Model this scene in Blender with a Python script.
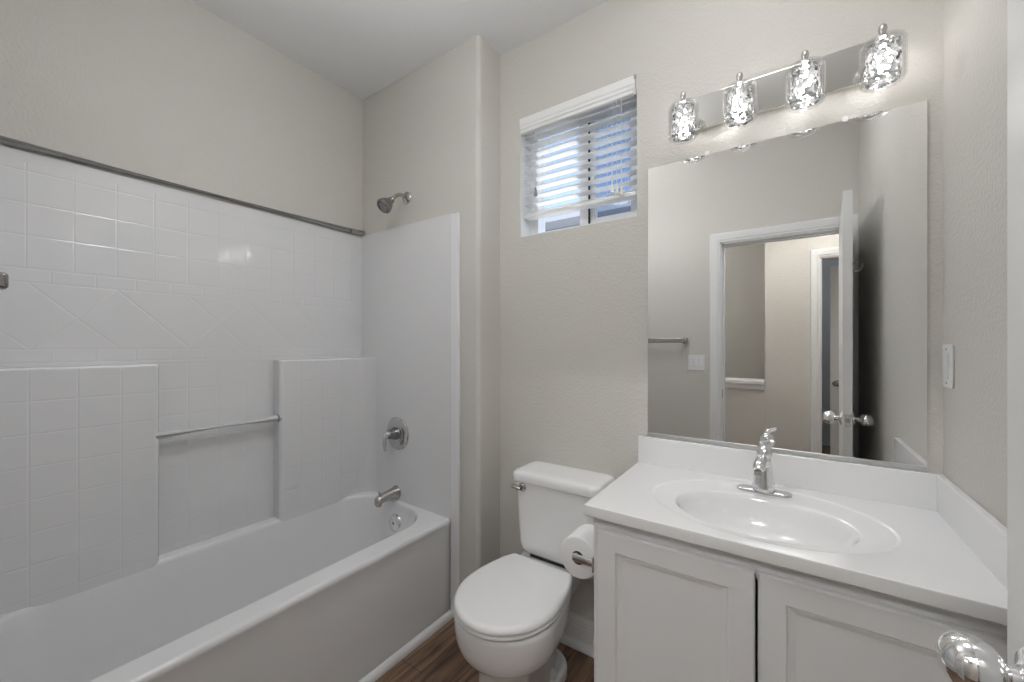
import bpy, bmesh, math, random
from mathutils import Vector, Matrix
C = bpy.context.scene.collection
PI = math.pi
for o in list(bpy.data.objects): bpy.data.objects.remove(o)

# ---------------------------------------------------------------- camera, world, exposure
cam_d = bpy.data.cameras.new('camera'); cam = bpy.data.objects.new('camera', cam_d); C.objects.link(cam)
cam.location = (0, 0, 1.3045); cam.rotation_euler = (PI/2, 0, math.radians(34.65))
cam_d.sensor_width = 36; cam_d.lens = 398.5*36/1024; cam_d.shift_y = 4/1024; cam_d.clip_start = .01
bpy.context.scene.camera = cam
sc = bpy.context.scene
sc.view_settings.view_transform = 'Standard'; sc.view_settings.look = 'None'
sc.view_settings.gamma = 1; sc.view_settings.use_curve_mapping = False
sc.view_settings.exposure = 0.65
w = bpy.data.worlds.new('sky'); sc.world = w; w.use_nodes = True
nt = w.node_tree; nt.nodes.clear()
sky = nt.nodes.new('ShaderNodeTexSky'); sky.sky_type = 'NISHITA'; sky.sun_disc = False
sky.sun_elevation = math.radians(50); sky.sun_rotation = math.radians(200)
bg = nt.nodes.new('ShaderNodeBackground'); bg.inputs[1].default_value = .24; sky.dust_density = 1.0; sky.air_density = .9
wo = nt.nodes.new('ShaderNodeOutputWorld')
hs = nt.nodes.new('ShaderNodeHueSaturation'); hs.inputs['Saturation'].default_value = .72
nt.links.new(sky.outputs[0], hs.inputs['Color']); nt.links.new(hs.outputs[0], bg.inputs[0]); nt.links.new(bg.outputs[0], wo.inputs[0])
sun_d = bpy.data.lights.new('sun', 'SUN'); sun_d.energy = 4.0; sun_d.angle = .01
sun = bpy.data.objects.new('sun', sun_d); C.objects.link(sun); sun.location = (0, 8, 9)
sun.rotation_euler = (math.radians(-47), 0, math.radians(8))
CEIL_FILL_E, HALL_FILL_E, BULB_E = 7.8, 110.0, 32.0

# ---------------------------------------------------------------- materials
def node(nt, t, **k):
    n = nt.nodes.new(t)
    for a, b in k.items(): setattr(n, a, b)
    return n
def mat(name, col, rough=.5, metal=0, spec=.5, coat=0, emit=None, es=0, sss=0):
    m = bpy.data.materials.new(name); m.use_nodes = True
    b = m.node_tree.nodes['Principled BSDF']
    b.inputs['Base Color'].default_value = (*col, 1); b.inputs['Roughness'].default_value = rough
    b.inputs['Metallic'].default_value = metal; b.inputs['Specular IOR Level'].default_value = spec
    b.inputs['Coat Weight'].default_value = coat
    if emit: b.inputs['Emission Color'].default_value = (*emit, 1); b.inputs['Emission Strength'].default_value = es
    return m
def bump_noise(m, scale, strength, dist=.001, detail=2, kind='noise'):
    nt = m.node_tree; b = nt.nodes['Principled BSDF']
    g = node(nt, 'ShaderNodeNewGeometry')
    n = node(nt, 'ShaderNodeTexNoise'); n.inputs['Scale'].default_value = scale; n.inputs['Detail'].default_value = detail
    nt.links.new(g.outputs['Position'], n.inputs['Vector'])
    r = node(nt, 'ShaderNodeMapRange'); r.inputs[1].default_value = .35; r.inputs[2].default_value = .7
    nt.links.new(n.outputs['Fac'], r.inputs[0])
    bu = node(nt, 'ShaderNodeBump'); bu.inputs['Strength'].default_value = strength; bu.inputs['Distance'].default_value = dist
    nt.links.new(r.outputs[0], bu.inputs['Height']); nt.links.new(bu.outputs[0], b.inputs['Normal'])
    return m
WALL = (.65, .628, .588)
M = {}
M['wall'] = bump_noise(mat('greige_paint', WALL, .6, spec=.3), 110, .55, .0016)
M['ceiling'] = bump_noise(mat('ceiling_paint', (.86, .86, .865), .8, spec=.2), 90, .35, .001)
M['trim'] = mat('white_trim_paint', (.80, .80, .80), .35)
M['door'] = mat('white_door_paint', (.78, .78, .775), .35)
M['porcelain'] = mat('porcelain', (.88, .88, .88), .12, coat=.3)
M['seat'] = mat('toilet_seat_plastic', (.88, .88, .88), .22)
M['tub'] = mat('tub_acrylic', (.84, .84, .85), .22, coat=.2)
M['marble'] = mat('cultured_marble', (.84, .84, .845), .16, coat=.3)
M['cabinet'] = mat('cabinet_paint', (.78, .78, .79), .38)
M['chrome'] = mat('chrome', (.88, .88, .89), .07, 1)
M['nickel'] = mat('brushed_nickel', (.50, .48, .46), .26, 1)
M['dark_nickel'] = mat('satin_nickel_dark', (.30, .29, .285), .2, 1)
M['mirror'] = mat('mirror_silver', (.90, .905, .90), .0, 1)
M['plate'] = mat('polished_backplate', (.80, .79, .76), .05, 1)
M['alu'] = mat('aluminium_channel', (.68, .68, .69), .3, 1)
M['plastic'] = mat('white_plastic', (.82, .82, .82), .3)
M['clear'] = mat('pale_acrylic_rod', (.88, .88, .88), .25, coat=.2)
M['paper'] = bump_noise(mat('tissue_paper', (.86, .86, .86), .9, spec=.1), 260, .3, .001)
M['card'] = mat('cardboard_core', (.10, .09, .085), .8)
M['black'] = mat('shadow_gap_black', (.02, .02, .02), .7)  # plain black for the tank and sash gaskets
M['slat'] = mat('blind_slat', (.88, .88, .87), .4)
M['thin_slat'] = mat('blind_slat_thin', (.88, .88, .87), .4)
M['cord'] = mat('blind_cord', (.75, .75, .75), .7)
M['vinyl'] = mat('window_vinyl', (.85, .85, .85), .35)
M['tassel'] = mat('ivory_tassel', (.80, .78, .70), .45)
M['greytassel'] = mat('grey_tassel', (.30, .30, .30), .5)

def translucent(m, f):
    nt = m.node_tree; b = nt.nodes['Principled BSDF']; o = nt.nodes['Material Output']
    t = node(nt, 'ShaderNodeBsdfTranslucent'); t.inputs[0].default_value = (.9, .9, .9, 1); x = node(nt, 'ShaderNodeMixShader'); x.inputs[0].default_value = f
    nt.links.new(b.outputs[0], x.inputs[1]); nt.links.new(t.outputs[0], x.inputs[2]); nt.links.new(x.outputs[0], o.inputs[0])
translucent(M['thin_slat'], .6)
def math_n(nt, op, a, b=None, c=None):
    n = node(nt, 'ShaderNodeMath', operation=op)
    for i, v in enumerate((a, b, c)):
        if v is None: continue
        if isinstance(v, (int, float)): n.inputs[i].default_value = v
        else: nt.links.new(v, n.inputs[i])
    return n.outputs[0]
def groove(nt, coord, off, pitch, half=.0035):
    """1 at the middle of a groove line repeated every pitch, 0 away from it"""
    s = math_n(nt, 'SUBTRACT', coord, off)
    p = math_n(nt, 'PINGPONG', s, pitch/2)
    d = math_n(nt, 'DIVIDE', p, half)
    return math_n(nt, 'SUBTRACT', 1.0, math_n(nt, 'MINIMUM', d, 1.0))
def line(nt, coord, at, half=.0035):
    d = math_n(nt, 'DIVIDE', math_n(nt, 'ABSOLUTE', math_n(nt, 'SUBTRACT', coord, at)), half)
    return math_n(nt, 'SUBTRACT', 1.0, math_n(nt, 'MINIMUM', d, 1.0))
def between(nt, c, a, b):
    return math_n(nt, 'MULTIPLY', math_n(nt, 'GREATER_THAN', c, a), math_n(nt, 'LESS_THAN', c, b))
def tile_material(name, axis, upper=True, strength=.5):
    m = mat(name, (.77, .77, .78), .10, coat=.4); nt = m.node_tree; b = nt.nodes['Principled BSDF']
    g = node(nt, 'ShaderNodeNewGeometry'); s = node(nt, 'ShaderNodeSeparateXYZ'); nt.links.new(g.outputs['Position'], s.inputs[0])
    h = s.outputs[0] if axis == 'X' else s.outputs[1]; z = s.outputs[2]
    off = .168 if axis == 'Y' else -2.03+.05
    P = .1068
    V = groove(nt, h, off, P); V2 = groove(nt, h, off+P/2, P)
    low = between(nt, z, .4, 1.232); lis1 = between(nt, z, 1.245, 1.29); lis2 = between(nt, z, 1.51, 1.555)
    up = between(nt, z, 1.56, 1.90); dia = between(nt, z, 1.292, 1.508)
    Hl = groove(nt, z, 1.125, .1045); Hu = groove(nt, z, 1.558, .105)
    tot = math_n(nt, 'MULTIPLY', low, math_n(nt, 'MAXIMUM', V, Hl))
    if upper:
        tot = math_n(nt, 'ADD', tot, math_n(nt, 'MULTIPLY', up, math_n(nt, 'MAXIMUM', V, Hu)))
        tot = math_n(nt, 'ADD', tot, math_n(nt, 'MULTIPLY', math_n(nt, 'ADD', lis1, lis2), V2))
        d1 = groove(nt, math_n(nt, 'ADD', h, z), .17+1.51, .2136*2, .005)
        d2 = groove(nt, math_n(nt, 'SUBTRACT', h, z), .60-1.29, .2136*2, .005)
        d3 = groove(nt, math_n(nt, 'ADD', h, z), .17+1.51+.2136, .2136*2, .005)
        dd = math_n(nt, 'MAXIMUM', math_n(nt, 'MAXIMUM', d1, d2), d3)
        tot = math_n(nt, 'ADD', tot, math_n(nt, 'MULTIPLY', dia, dd))
        for q in (1.245, 1.29, 1.51, 1.555): tot = math_n(nt, 'MAXIMUM', tot, line(nt, z, q, .004))
    hgt = math_n(nt, 'SUBTRACT', 1.0, math_n(nt, 'MINIMUM', tot, 1.0))
    n = node(nt, 'ShaderNodeTexNoise'); n.inputs['Scale'].default_value = 7; n.inputs['Detail'].default_value = 1
    nt.links.new(g.outputs['Position'], n.inputs['Vector'])
    hgt = math_n(nt, 'ADD', hgt, math_n(nt, 'MULTIPLY', n.outputs['Fac'], 1.2))
    bu = node(nt, 'ShaderNodeBump'); bu.inputs['Strength'].default_value = strength; bu.inputs['Distance'].default_value = .0014
    nt.links.new(hgt, bu.inputs['Height']); nt.links.new(bu.outputs[0], b.inputs['Normal'])
    return m
M['tile_left'] = tile_material('embossed_tile_side', 'Y')
M['tile_low'] = tile_material('embossed_tile_column', 'Y', False, .5)
M['tile_end'] = tile_material('embossed_tile_end', 'X', True, .12)

def wood():
    m = mat('vinyl_plank_floor', (.2, .13, .09), .38); nt = m.node_tree; b = nt.nodes['Principled BSDF']
    g = node(nt, 'ShaderNodeNewGeometry')
    mp = node(nt, 'ShaderNodeMapping'); mp.inputs['Rotation'].default_value = (0, 0, PI/2)
    nt.links.new(g.outputs['Position'], mp.inputs[0])
    br = node(nt, 'ShaderNodeTexBrick'); br.offset = .37
    br.inputs['Scale'].default_value = 1; br.inputs['Brick Width'].default_value = 1.1; br.inputs['Row Height'].default_value = .15
    br.inputs['Mortar Size'].default_value = .0012; br.inputs['Color1'].default_value = (.155, .095, .062, 1)
    br.inputs['Color2'].default_value = (.26, .17, .115, 1); br.inputs['Mortar'].default_value = (.03, .02, .015, 1)
    nt.links.new(mp.outputs[0], br.inputs['Vector'])
    m2 = node(nt, 'ShaderNodeMapping'); m2.inputs['Scale'].default_value = (26, 2.2, 1)
    nt.links.new(g.outputs['Position'], m2.inputs[0])
    n = node(nt, 'ShaderNodeTexNoise'); n.inputs['Scale'].default_value = 1.6; n.inputs['Detail'].default_value = 8; n.inputs['Distortion'].default_value = .7
    nt.links.new(m2.outputs[0], n.inputs['Vector'])
    cr = node(nt, 'ShaderNodeValToRGB'); cr.color_ramp.elements[0].position = .33; cr.color_ramp.elements[0].color = (.35, .33, .32, 1)
    cr.color_ramp.elements[1].position = .68; cr.color_ramp.elements[1].color = (1.5, 1.45, 1.4, 1)
    nt.links.new(n.outputs['Fac'], cr.inputs[0])
    mx = node(nt, 'ShaderNodeMix', data_type='RGBA', blend_type='MULTIPLY'); mx.inputs[0].default_value = 1
    nt.links.new(br.outputs[0], mx.inputs[6]); nt.links.new(cr.outputs[0], mx.inputs[7]); nt.links.new(mx.outputs[2], b.inputs['Base Color'])
    return m
M['wood'] = wood()
def clear_glass(name, tint=(.97, .97, .97), refl=.9, ior=1.5):
    m = bpy.data.materials.new(name); m.use_nodes = True; nt = m.node_tree; nt.nodes.clear()
    t = node(nt, 'ShaderNodeBsdfTransparent'); t.inputs[0].default_value = (*tint, 1)
    gl = node(nt, 'ShaderNodeBsdfGlossy'); gl.inputs['Roughness'].default_value = .03; gl.inputs[0].default_value = (refl, refl, refl, 1)
    fw = node(nt, 'ShaderNodeLayerWeight'); fw.inputs[0].default_value = .5
    lw = node(nt, 'ShaderNodeMapRange'); lw.inputs[3].default_value = (ior-1)**2/(ior+1)**2; lw.inputs[4].default_value = .85
    pw = node(nt, 'ShaderNodeMath', operation='POWER'); pw.inputs[1].default_value = 4; nt.links.new(fw.outputs['Facing'], pw.inputs[0]); nt.links.new(pw.outputs[0], lw.inputs[0])
    mx = node(nt, 'ShaderNodeMixShader'); o = node(nt, 'ShaderNodeOutputMaterial')
    nt.links.new(lw.outputs[0], mx.inputs[0]); nt.links.new(t.outputs[0], mx.inputs[1]); nt.links.new(gl.outputs[0], mx.inputs[2]); nt.links.new(mx.outputs[0], o.inputs[0])
    return m
M['glass'] = clear_glass('lamp_glass', (.93, .93, .93), .95, 1.6)
M['pane'] = clear_glass('window_glass', (.93, .95, .97), .6, 1.35)
M['obscure'] = clear_glass('insect_screen', (.62, .66, .72), .25, 1.2)
def crystal():
    m = bpy.data.materials.new('cut_crystal'); m.use_nodes = True; nt = m.node_tree; nt.nodes.clear()
    g = node(nt, 'ShaderNodeNewGeometry')
    v = node(nt, 'ShaderNodeTexVoronoi'); v.inputs['Scale'].default_value = 125; v.feature = 'F1'
    nt.links.new(g.outputs['Position'], v.inputs['Vector'])
    bu = node(nt, 'ShaderNodeBump'); bu.inputs['Strength'].default_value = .5; bu.inputs['Distance'].default_value = .003
    nt.links.new(v.outputs['Distance'], bu.inputs['Height'])
    sp = node(nt, 'ShaderNodeSeparateColor'); nt.links.new(v.outputs['Color'], sp.inputs[0])
    al = node(nt, 'ShaderNodeMapRange'); al.inputs[3].default_value = .012; al.inputs[4].default_value = .06
    nt.links.new(sp.outputs[0], al.inputs[0])
    tl = node(nt, 'ShaderNodeBsdfTranslucent'); nt.links.new(al.outputs[0], tl.inputs[0]); nt.links.new(bu.outputs[0], tl.inputs['Normal'])
    gl = node(nt, 'ShaderNodeBsdfGlossy'); gl.inputs['Roughness'].default_value = .08; nt.links.new(bu.outputs[0], gl.inputs['Normal'])
    m1 = node(nt, 'ShaderNodeMixShader'); m1.inputs[0].default_value = .12
    nt.links.new(tl.outputs[0], m1.inputs[1]); nt.links.new(gl.outputs[0], m1.inputs[2])
    tr = node(nt, 'ShaderNodeBsdfTransparent')
    f = node(nt, 'ShaderNodeMapRange'); f.inputs[1].default_value = .76; f.inputs[2].default_value = .84; f.inputs[3].default_value = .0; f.inputs[4].default_value = 1
    nt.links.new(sp.outputs[1], f.inputs[0])
    m2 = node(nt, 'ShaderNodeMixShader'); nt.links.new(f.outputs[0], m2.inputs[0]); nt.links.new(m1.outputs[0], m2.inputs[1]); nt.links.new(tr.outputs[0], m2.inputs[2])
    o = node(nt, 'ShaderNodeOutputMaterial'); nt.links.new(m2.outputs[0], o.inputs[0])
    return m
M['crystal'] = crystal()
def emis(name, col, s):
    m = bpy.data.materials.new(name); m.use_nodes = True; nt = m.node_tree; nt.nodes.clear()
    e = node(nt, 'ShaderNodeEmission'); e.inputs[0].default_value = (*col, 1); e.inputs[1].default_value = s
    o = node(nt, 'ShaderNodeOutputMaterial'); nt.links.new(e.outputs[0], o.inputs[0]); return m
M['bulb'] = emis('lamp_filament', (1, .985, .965), BULB_E)
M['dome'] = emis('lit_ceiling_diffuser', (.98, .99, 1), CEIL_FILL_E)  # emission for added fill lamps, like the hall, stair and stem ones below
M['halldome'] = emis('lit_hall_diffuser', (1, .985, .965), HALL_FILL_E)
M['stairdome'] = emis('dim_stair_diffuser', (1, .985, .965), 9)
M['stemdome'] = emis('stem_lamp_diffuser', (.98, .99, 1), 9.0)
M['softdome'] = emis('soft_hall_diffuser', (1, .985, .965), 14)
M['satin'] = mat('satin_metal', (.60, .60, .60), .18, 1)
def siding():
    m = mat('neighbour_lap_siding', (.70, .69, .66), .8); nt = m.node_tree; b = nt.nodes['Principled BSDF']
    g = node(nt, 'ShaderNodeNewGeometry'); s = node(nt, 'ShaderNodeSeparateXYZ'); nt.links.new(g.outputs['Position'], s.inputs[0])
    l = groove(nt, s.outputs[2], 0, .16, .015)
    mx = node(nt, 'ShaderNodeMix', data_type='RGBA'); nt.links.new(l, mx.inputs[0])
    mx.inputs[6].default_value = (.72, .71, .68, 1); mx.inputs[7].default_value = (.30, .30, .31, 1); nt.links.new(mx.outputs[2], b.inputs['Base Color'])
    return m
M['siding'] = siding()
M['roof'] = mat('grey_roof_shingle', (.30, .30, .31), .9)
M['bluegrey'] = mat('blue_grey_paint', (.50, .55, .61), .6)
M['ground'] = mat('pale_concrete_ground', (.55, .54, .52), .9)  # unseen ground, made pale to bounce light up onto the blind slats

# ---------------------------------------------------------------- mesh helpers
def world_loc(p):
    v = Vector((0, 0, 0))
    while p: v += p.location; p = p.parent
    return v
def obj(name, bm, m, parent=None, smooth=False, angle=None, fix=True):
    if fix: bmesh.ops.recalc_face_normals(bm, faces=bm.faces)
    me = bpy.data.meshes.new(name); bm.to_mesh(me); bm.free()
    if parent: me.transform(Matrix.Translation(-world_loc(parent)))
    me.materials.append(m)
    if smooth:
        for p in me.polygons: p.use_smooth = True
        me.set_sharp_from_angle(angle=math.radians(angle or 40))
    o = bpy.data.objects.new(name, me); C.objects.link(o); o.parent = parent
    if smooth:
        wn = o.modifiers.new('weighted', 'WEIGHTED_NORMAL'); wn.keep_sharp = True; wn.weight = 100
    return o
def thing(name, label, cat, loc, group=None):
    o = bpy.data.objects.new(name, None); C.objects.link(o); o.location = loc; o.empty_display_size = .05
    o['label'] = label; o['category'] = cat
    if group: o['group'] = group
    return o
def tag(o, label, cat):
    o['label'] = label; o['category'] = cat; return o
def struct(o): o['kind'] = 'structure'; return o
def rebase(o, loc):
    """put the origin of a top-level mesh at loc without moving its surface"""
    o.data.transform(Matrix.Translation(-Vector(loc))); o.location = loc; return o
def box(bm, x0, x1, y0, y1, z0, z1, bev=0, seg=2, mx=None):
    r = bmesh.ops.create_cube(bm, size=1)['verts']
    for v in r:
        v.co = Vector((x0+(v.co.x+.5)*(x1-x0), y0+(v.co.y+.5)*(y1-y0), z0+(v.co.z+.5)*(z1-z0)))
    if mx: bmesh.ops.transform(bm, matrix=mx, verts=r)
    if bev:
        e = list({e for v in r for e in v.link_edges})
        bmesh.ops.bevel(bm, geom=e, offset=bev, segments=seg, affect='EDGES', profile=.5)
def B(*a, **k):
    bm = bmesh.new(); box(bm, *a, **k); return bm
def loft(bm, loops, cap0=True, cap1=True, close=True):
    vs = [[bm.verts.new(p) for p in l] for l in loops]
    n = len(vs[0])
    for a, b in zip(vs, vs[1:]):
        for i in range(n if close else n-1):
            j = (i+1) % n
            bm.faces.new((a[i], a[j], b[j], b[i]))
    if cap0: bm.faces.new(vs[0][::-1])
    if cap1: bm.faces.new(vs[-1])
    return vs
def frame_of(d):
    d = Vector(d).normalized()
    a = Vector((0, 0, 1)) if abs(d.z) < .9 else Vector((1, 0, 0))
    x = d.cross(a).normalized(); return x, x.cross(d).normalized(), d
def lathe(bm, prof, origin, axis=(0, 0, 1), n=32, sx=1, sy=1, cap0=True, cap1=True):
    """prof: list of (radius, height along axis)"""
    x, y, d = frame_of(axis); o = Vector(origin)
    loops = [[o+d*h+x*(r*sx*math.cos(2*PI*i/n))+y*(r*sy*math.sin(2*PI*i/n)) for i in range(n)] for r, h in prof]
    loft(bm, loops, cap0, cap1)
def tube(bm, pts, rad, n=14, cap=True):
    pts = [Vector(p) for p in pts]; R = rad if isinstance(rad, (list, tuple)) else [rad]*len(pts)
    loops = []; px = None
    for i, p in enumerate(pts):
        d = (pts[min(i+1, len(pts)-1)]-pts[max(i-1, 0)]).normalized()
        if px is None: x, y, _ = frame_of(d)
        else:
            x = (px-d*px.dot(d)).normalized(); y = d.cross(x)
        px = x; r = R[i]
        rx, ry = (r if isinstance(r, tuple) else (r, r))
        loops.append([p+x*(rx*math.cos(2*PI*k/n))+y*(ry*math.sin(2*PI*k/n)) for k in range(n)])
    loft(bm, loops, cap, cap)
def bez(p0, p1, p2, p3, n=12):
    P = [Vector(p) for p in (p0, p1, p2, p3)]; out = []
    for i in range(n+1):
        t = i/n; out.append(P[0]*(1-t)**3+P[1]*3*t*(1-t)**2+P[2]*3*t*t*(1-t)+P[3]*t**3)
    return out
def rrect(cx, cy, hx, hy, r, z, n=8):
    r = min(r, hx*.999, hy*.999); out = []
    for k, (sx, sy) in enumerate(((1, 1), (-1, 1), (-1, -1), (1, -1))):
        for i in range(n+1):
            a = PI/2*k+PI/2*i/n
            out.append((cx+sx*(hx-r)+r*math.cos(a), cy+sy*(hy-r)+r*math.sin(a), z))
    return out
def extrude_poly(bm, pts, z0, z1):
    loft(bm, [[(x, y, z0) for x, y in pts], [(x, y, z1) for x, y in pts]])
def ring_rects(bm, x0, x1, z0, z1, y, steps, place=None):
    """concentric rectangles: steps = (inset, y offset); last is capped. place maps (x,y,z) to 3D"""
    f = place or (lambda p: p)
    loops = []
    for ins, dy in steps:
        loops.append([f((x0+ins, y+dy, z0+ins)), f((x1-ins, y+dy, z0+ins)), f((x1-ins, y+dy, z1-ins)), f((x0+ins, y+dy, z1-ins))])
    loft(bm, loops, True, True)

# ---------------------------------------------------------------- key measures
XL, XR, YW, YE, YF, H = -2.05, .357, 1.594, 1.427, -.035, 2.743
XS, ZR = -1.173, .465
HF, HC = -1.04, 2.743        # hall's far wall face

# ---------------------------------------------------------------- shell
struct(obj('floor', B(-2.3, 2.2, -3.4, 1.80, -.05, 0), M['wood']))
struct(obj('ceiling', B(-2.3, 2.2, -3.4, 1.80, H, H+.05), M['ceiling']))
struct(obj('wall_left', B(XL-.12, XL, YF, 1.80, 0, H), M['wall']))
struct(obj('wall_right', B(XR, XR+.12, YF, 1.80, 0, H), M['wall']))
bm = bmesh.new()     # end wall of the tub alcove with its rounded outer corner
rr = .022; pts = [(XL, YE), (XS-rr, YE)]
pts += [(XS-rr+rr*math.sin(a), YE+rr-rr*math.cos(a)) for a in [PI/2*i/8 for i in range(1, 9)]]
pts += [(XS, YW), (XS, 1.80), (XL, 1.80)]
extrude_poly(bm, pts, 0, H); struct(obj('wall_end', bm, M['wall'], smooth=True, angle=30))
WX0, WX1, WZ0, WZ1 = -1.053, -.494, 1.82, 2.384
bm = bmesh.new()
for b in ((XS, WX0, YW, 1.80, 0, H), (WX1, XR, YW, 1.80, 0, H), (WX0, WX1, YW, 1.80, 0, WZ0), (WX0, WX1, YW, 1.80, WZ1, H)): box(bm, *b)
struct(obj('wall_back', bm, M['wall']))
# wall_front with the doorway
OX0, OX1, OZ = -.40, .30, 2.04
bm = bmesh.new()
for b in ((-2.3, OX0, YF-.115, YF, 0, H), (OX1, 2.2, YF-.115, YF, 0, H), (OX0, OX1, YF-.115, YF, OZ, H)): box(bm, *b)
struct(obj('wall_front', bm, M['wall']))
# hall
P2 = .225
bm = bmesh.new()
for b in ((-.165, P2, HF-.115, HF, 0, H), (P2+.76, 2.2, HF-.115, HF, 0, H), (P2, P2+.76, HF-.115, HF, OZ, H)): box(bm, *b)
struct(obj('wall_hall', bm, M['wall']))
struct(obj('wall_stair', B(-2.3, -.167, -2.55, -2.43, 0, H), M['wall']))
struct(obj('wall_stair_side', B(-.165, -.05, -3.4, HF-.116, 0, H), M['wall']))
struct(obj('wall_far', B(-2.3, 2.2, -3.5, -3.4, 0, H), M['bluegrey']))
struct(obj('wall_hall_left', B(-2.42, -2.3, -3.5, YF, 0, H), M['wall']))
struct(obj('wall_hall_right', B(2.2, 2.32, -3.5, YF, 0, H), M['wall']))
bm = bmesh.new(); box(bm, -2.3, -.166, HF-.115, HF, 0, .905)
hw = struct(obj('wall_pony', bm, M['wall']))
bm = bmesh.new(); box(bm, -2.3, -.166, HF-.15, HF+.035, .945, .99, .012, 4); box(bm, -2.3, -.166, HF-.13, HF+.016, .905, .945, .003)
struct(obj('trim_1', bm, M['trim']))

def casing(name, x0, x1, zt, y, s, wd=.066, lclip=None, rclip=None):
    """three mitred casing boards with a stepped profile on face y, towards s"""
    prof = [(0, 0), (0, .010), (.012, .010), (.018, .014), (.048, .017), (.060, .017), (wd, .011), (wd, 0)]
    bm = bmesh.new(); loops = []
    for off, d in prof:
        w1 = min(off, rclip) if rclip else off
        loops.append([(x0-off, y+s*d, 0), (x0-off, y+s*d, zt+off), (x1+w1, y+s*d, zt+off), (x1+w1, y+s*d, 0)])
    vs = [[bm.verts.new(p) for p in l] for l in loops]
    for a, b in zip(vs, vs[1:]):
        for i in range(3): bm.faces.new((a[i], a[i+1], b[i+1], b[i]))
    for k in (0, 3): bm.faces.new([l[k] for l in vs])
    return struct(obj(name, bm, M['trim']))
casing('trim_2', OX0, OX1, OZ, YF, 1, rclip=.056)
casing('trim_3', OX0, OX1, OZ, YF-.115, -1)
casing('trim_4', P2, P2+.76, OZ, HF, 1)
bm = bmesh.new()   # jamb lining of the doorway with its stop
for b in ((OX0, OX0+.012, YF-.115, YF, 0, OZ), (OX1-.003, OX1+.008, YF-.115, YF, 0, OZ), (OX0, OX1, YF-.115, YF, OZ-.012, OZ),
          (OX0+.012, OX0+.024, YF-.085, YF-.04, 0, OZ-.012), (OX0+.012, OX1-.003, YF-.085, YF-.04, OZ-.024, OZ-.012)): box(bm, *b)
jamb = struct(obj('trim_5', bm, M['trim']))
obj('strike_plate', B(OX0+.0115, OX0+.0135, YF-.036, YF-.008, .925, .985, .0004), M['nickel'], jamb)
bm = bmesh.new()
for b in ((P2, P2+.012, HF-.115, HF, 0, OZ), (P2+.748, P2+.76, HF-.115, HF, 0, OZ), (P2, P2+.76, HF-.115, HF, OZ-.012, OZ)): box(bm, *b)
struct(obj('trim_6', bm, M['trim']))

# baseboard + shoe moulding on the back wall, the return and along the tub
bm = bmesh.new()
def board(bm, p, q, nrm, z=.128, t=.013, prof=None):
    p, q, n = Vector((*p, 0)), Vector((*q, 0)), Vector((*nrm, 0))
    prof = prof or [(0, 0), (t, 0), (t, .083), (t-.003, .088), (t-.001, .095), (t-.004, .10), (t-.004, .108), (t-.008, .116), (t-.009, .124), (0, z)]
    loft(bm, [[a+n*d+Vector((0, 0, h)) for d, h in prof] for a in (p, q)])
board(bm, (XS, YW), (-.468, YW), (0, -1))
board(bm, (XS, YE+.02), (XS, YW), (1, 0))
struct(obj('baseboard_back', bm, M['trim']))
qr = [(0, 0), (.022, 0)]+[(.022*math.cos(a), .024*math.sin(a)+.006) for a in [PI/2*i/6 for i in range(7)]]+[(0, .03)]
bm = bmesh.new(); board(bm, (XS+.013, YW-.013), (-.468, YW-.013), (0, -1), prof=qr)
board(bm, (XS+.013, YE+.02), (XS+.013, YW-.013), (1, 0), prof=qr)
struct(obj('trim_7', bm, M['trim'], smooth=True))
bm = bmesh.new(); board(bm, (-1.337, YF), (-1.337, YE), (1, 0), prof=qr)
struct(obj('trim_8', bm, M['trim'], smooth=True))
bm = bmesh.new(); board(bm, (-1.30, YF), (OX0-.068, YF), (0, 1)); struct(obj('baseboard_front', bm, M['trim']))
bm = bmesh.new(); board(bm, (-.16, HF), (P2-.068, HF), (0, 1)); struct(obj('baseboard_hall', bm, M['trim']))

# ---------------------------------------------------------------- bathtub
t = thing('bathtub', 'white alcove bathtub with a flat apron front along the left wall', 'bathtub', (-1.69, .7, 0))
bm = bmesh.new()
X0, X1, Y0, Y1 = -2.047, -1.339, YF+.002, YE-.002
cx, cy, hx, hy = (X0+X1)/2, (Y0+Y1)/2, (X1-X0)/2, (Y1-Y0)/2
bx0, bx1, by0, by1 = -1.984, -1.438, .03, 1.398
bcx, bcy, bhx, bhy = (bx0+bx1)/2, (by0+by1)/2, (bx1-bx0)/2, (by1-by0)/2
L = [rrect(cx, cy, hx-.012, hy, .004, 0), rrect(cx, cy, hx-.010, hy, .004, .36), rrect(cx, cy, hx-.004, hy, .005, .42), rrect(cx, cy, hx, hy, .006, ZR-.022),
     rrect(cx, cy, hx-.002, hy-.002, .008, ZR-.009), rrect(cx, cy, hx-.009, hy-.006, .012, ZR-.001),
     rrect(cx, cy, hx-.016, hy-.012, .015, ZR), rrect(bcx, bcy, bhx+.006, bhy+.004, .19, ZR), rrect(bcx, bcy, bhx-.001, bhy-.001, .185, ZR-.004),
     rrect(bcx, bcy, bhx-.008, bhy-.006, .18, ZR-.016), rrect(bcx, bcy, bhx-.014, bhy-.010, .175, ZR-.05),
     rrect(bcx, bcy-.01, bhx-.035, bhy-.03, .165, .25), rrect(bcx, bcy-.02, bhx-.058, bhy-.06, .155, .14),
     rrect(bcx, bcy-.02, bhx-.085, bhy-.09, .13, .10), rrect(bcx, bcy-.02, bhx-.14, bhy-.15, .09, .088)]
L = [[(x, y, z+(.012*min(1, max(0, (-1.72-x)/.2)) if z > ZR-.06 else 0)) for x, y, z in l] for l in L]
loft(bm, L); obj('tub_shell', bm, M['tub'], t, True, 50)
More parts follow.
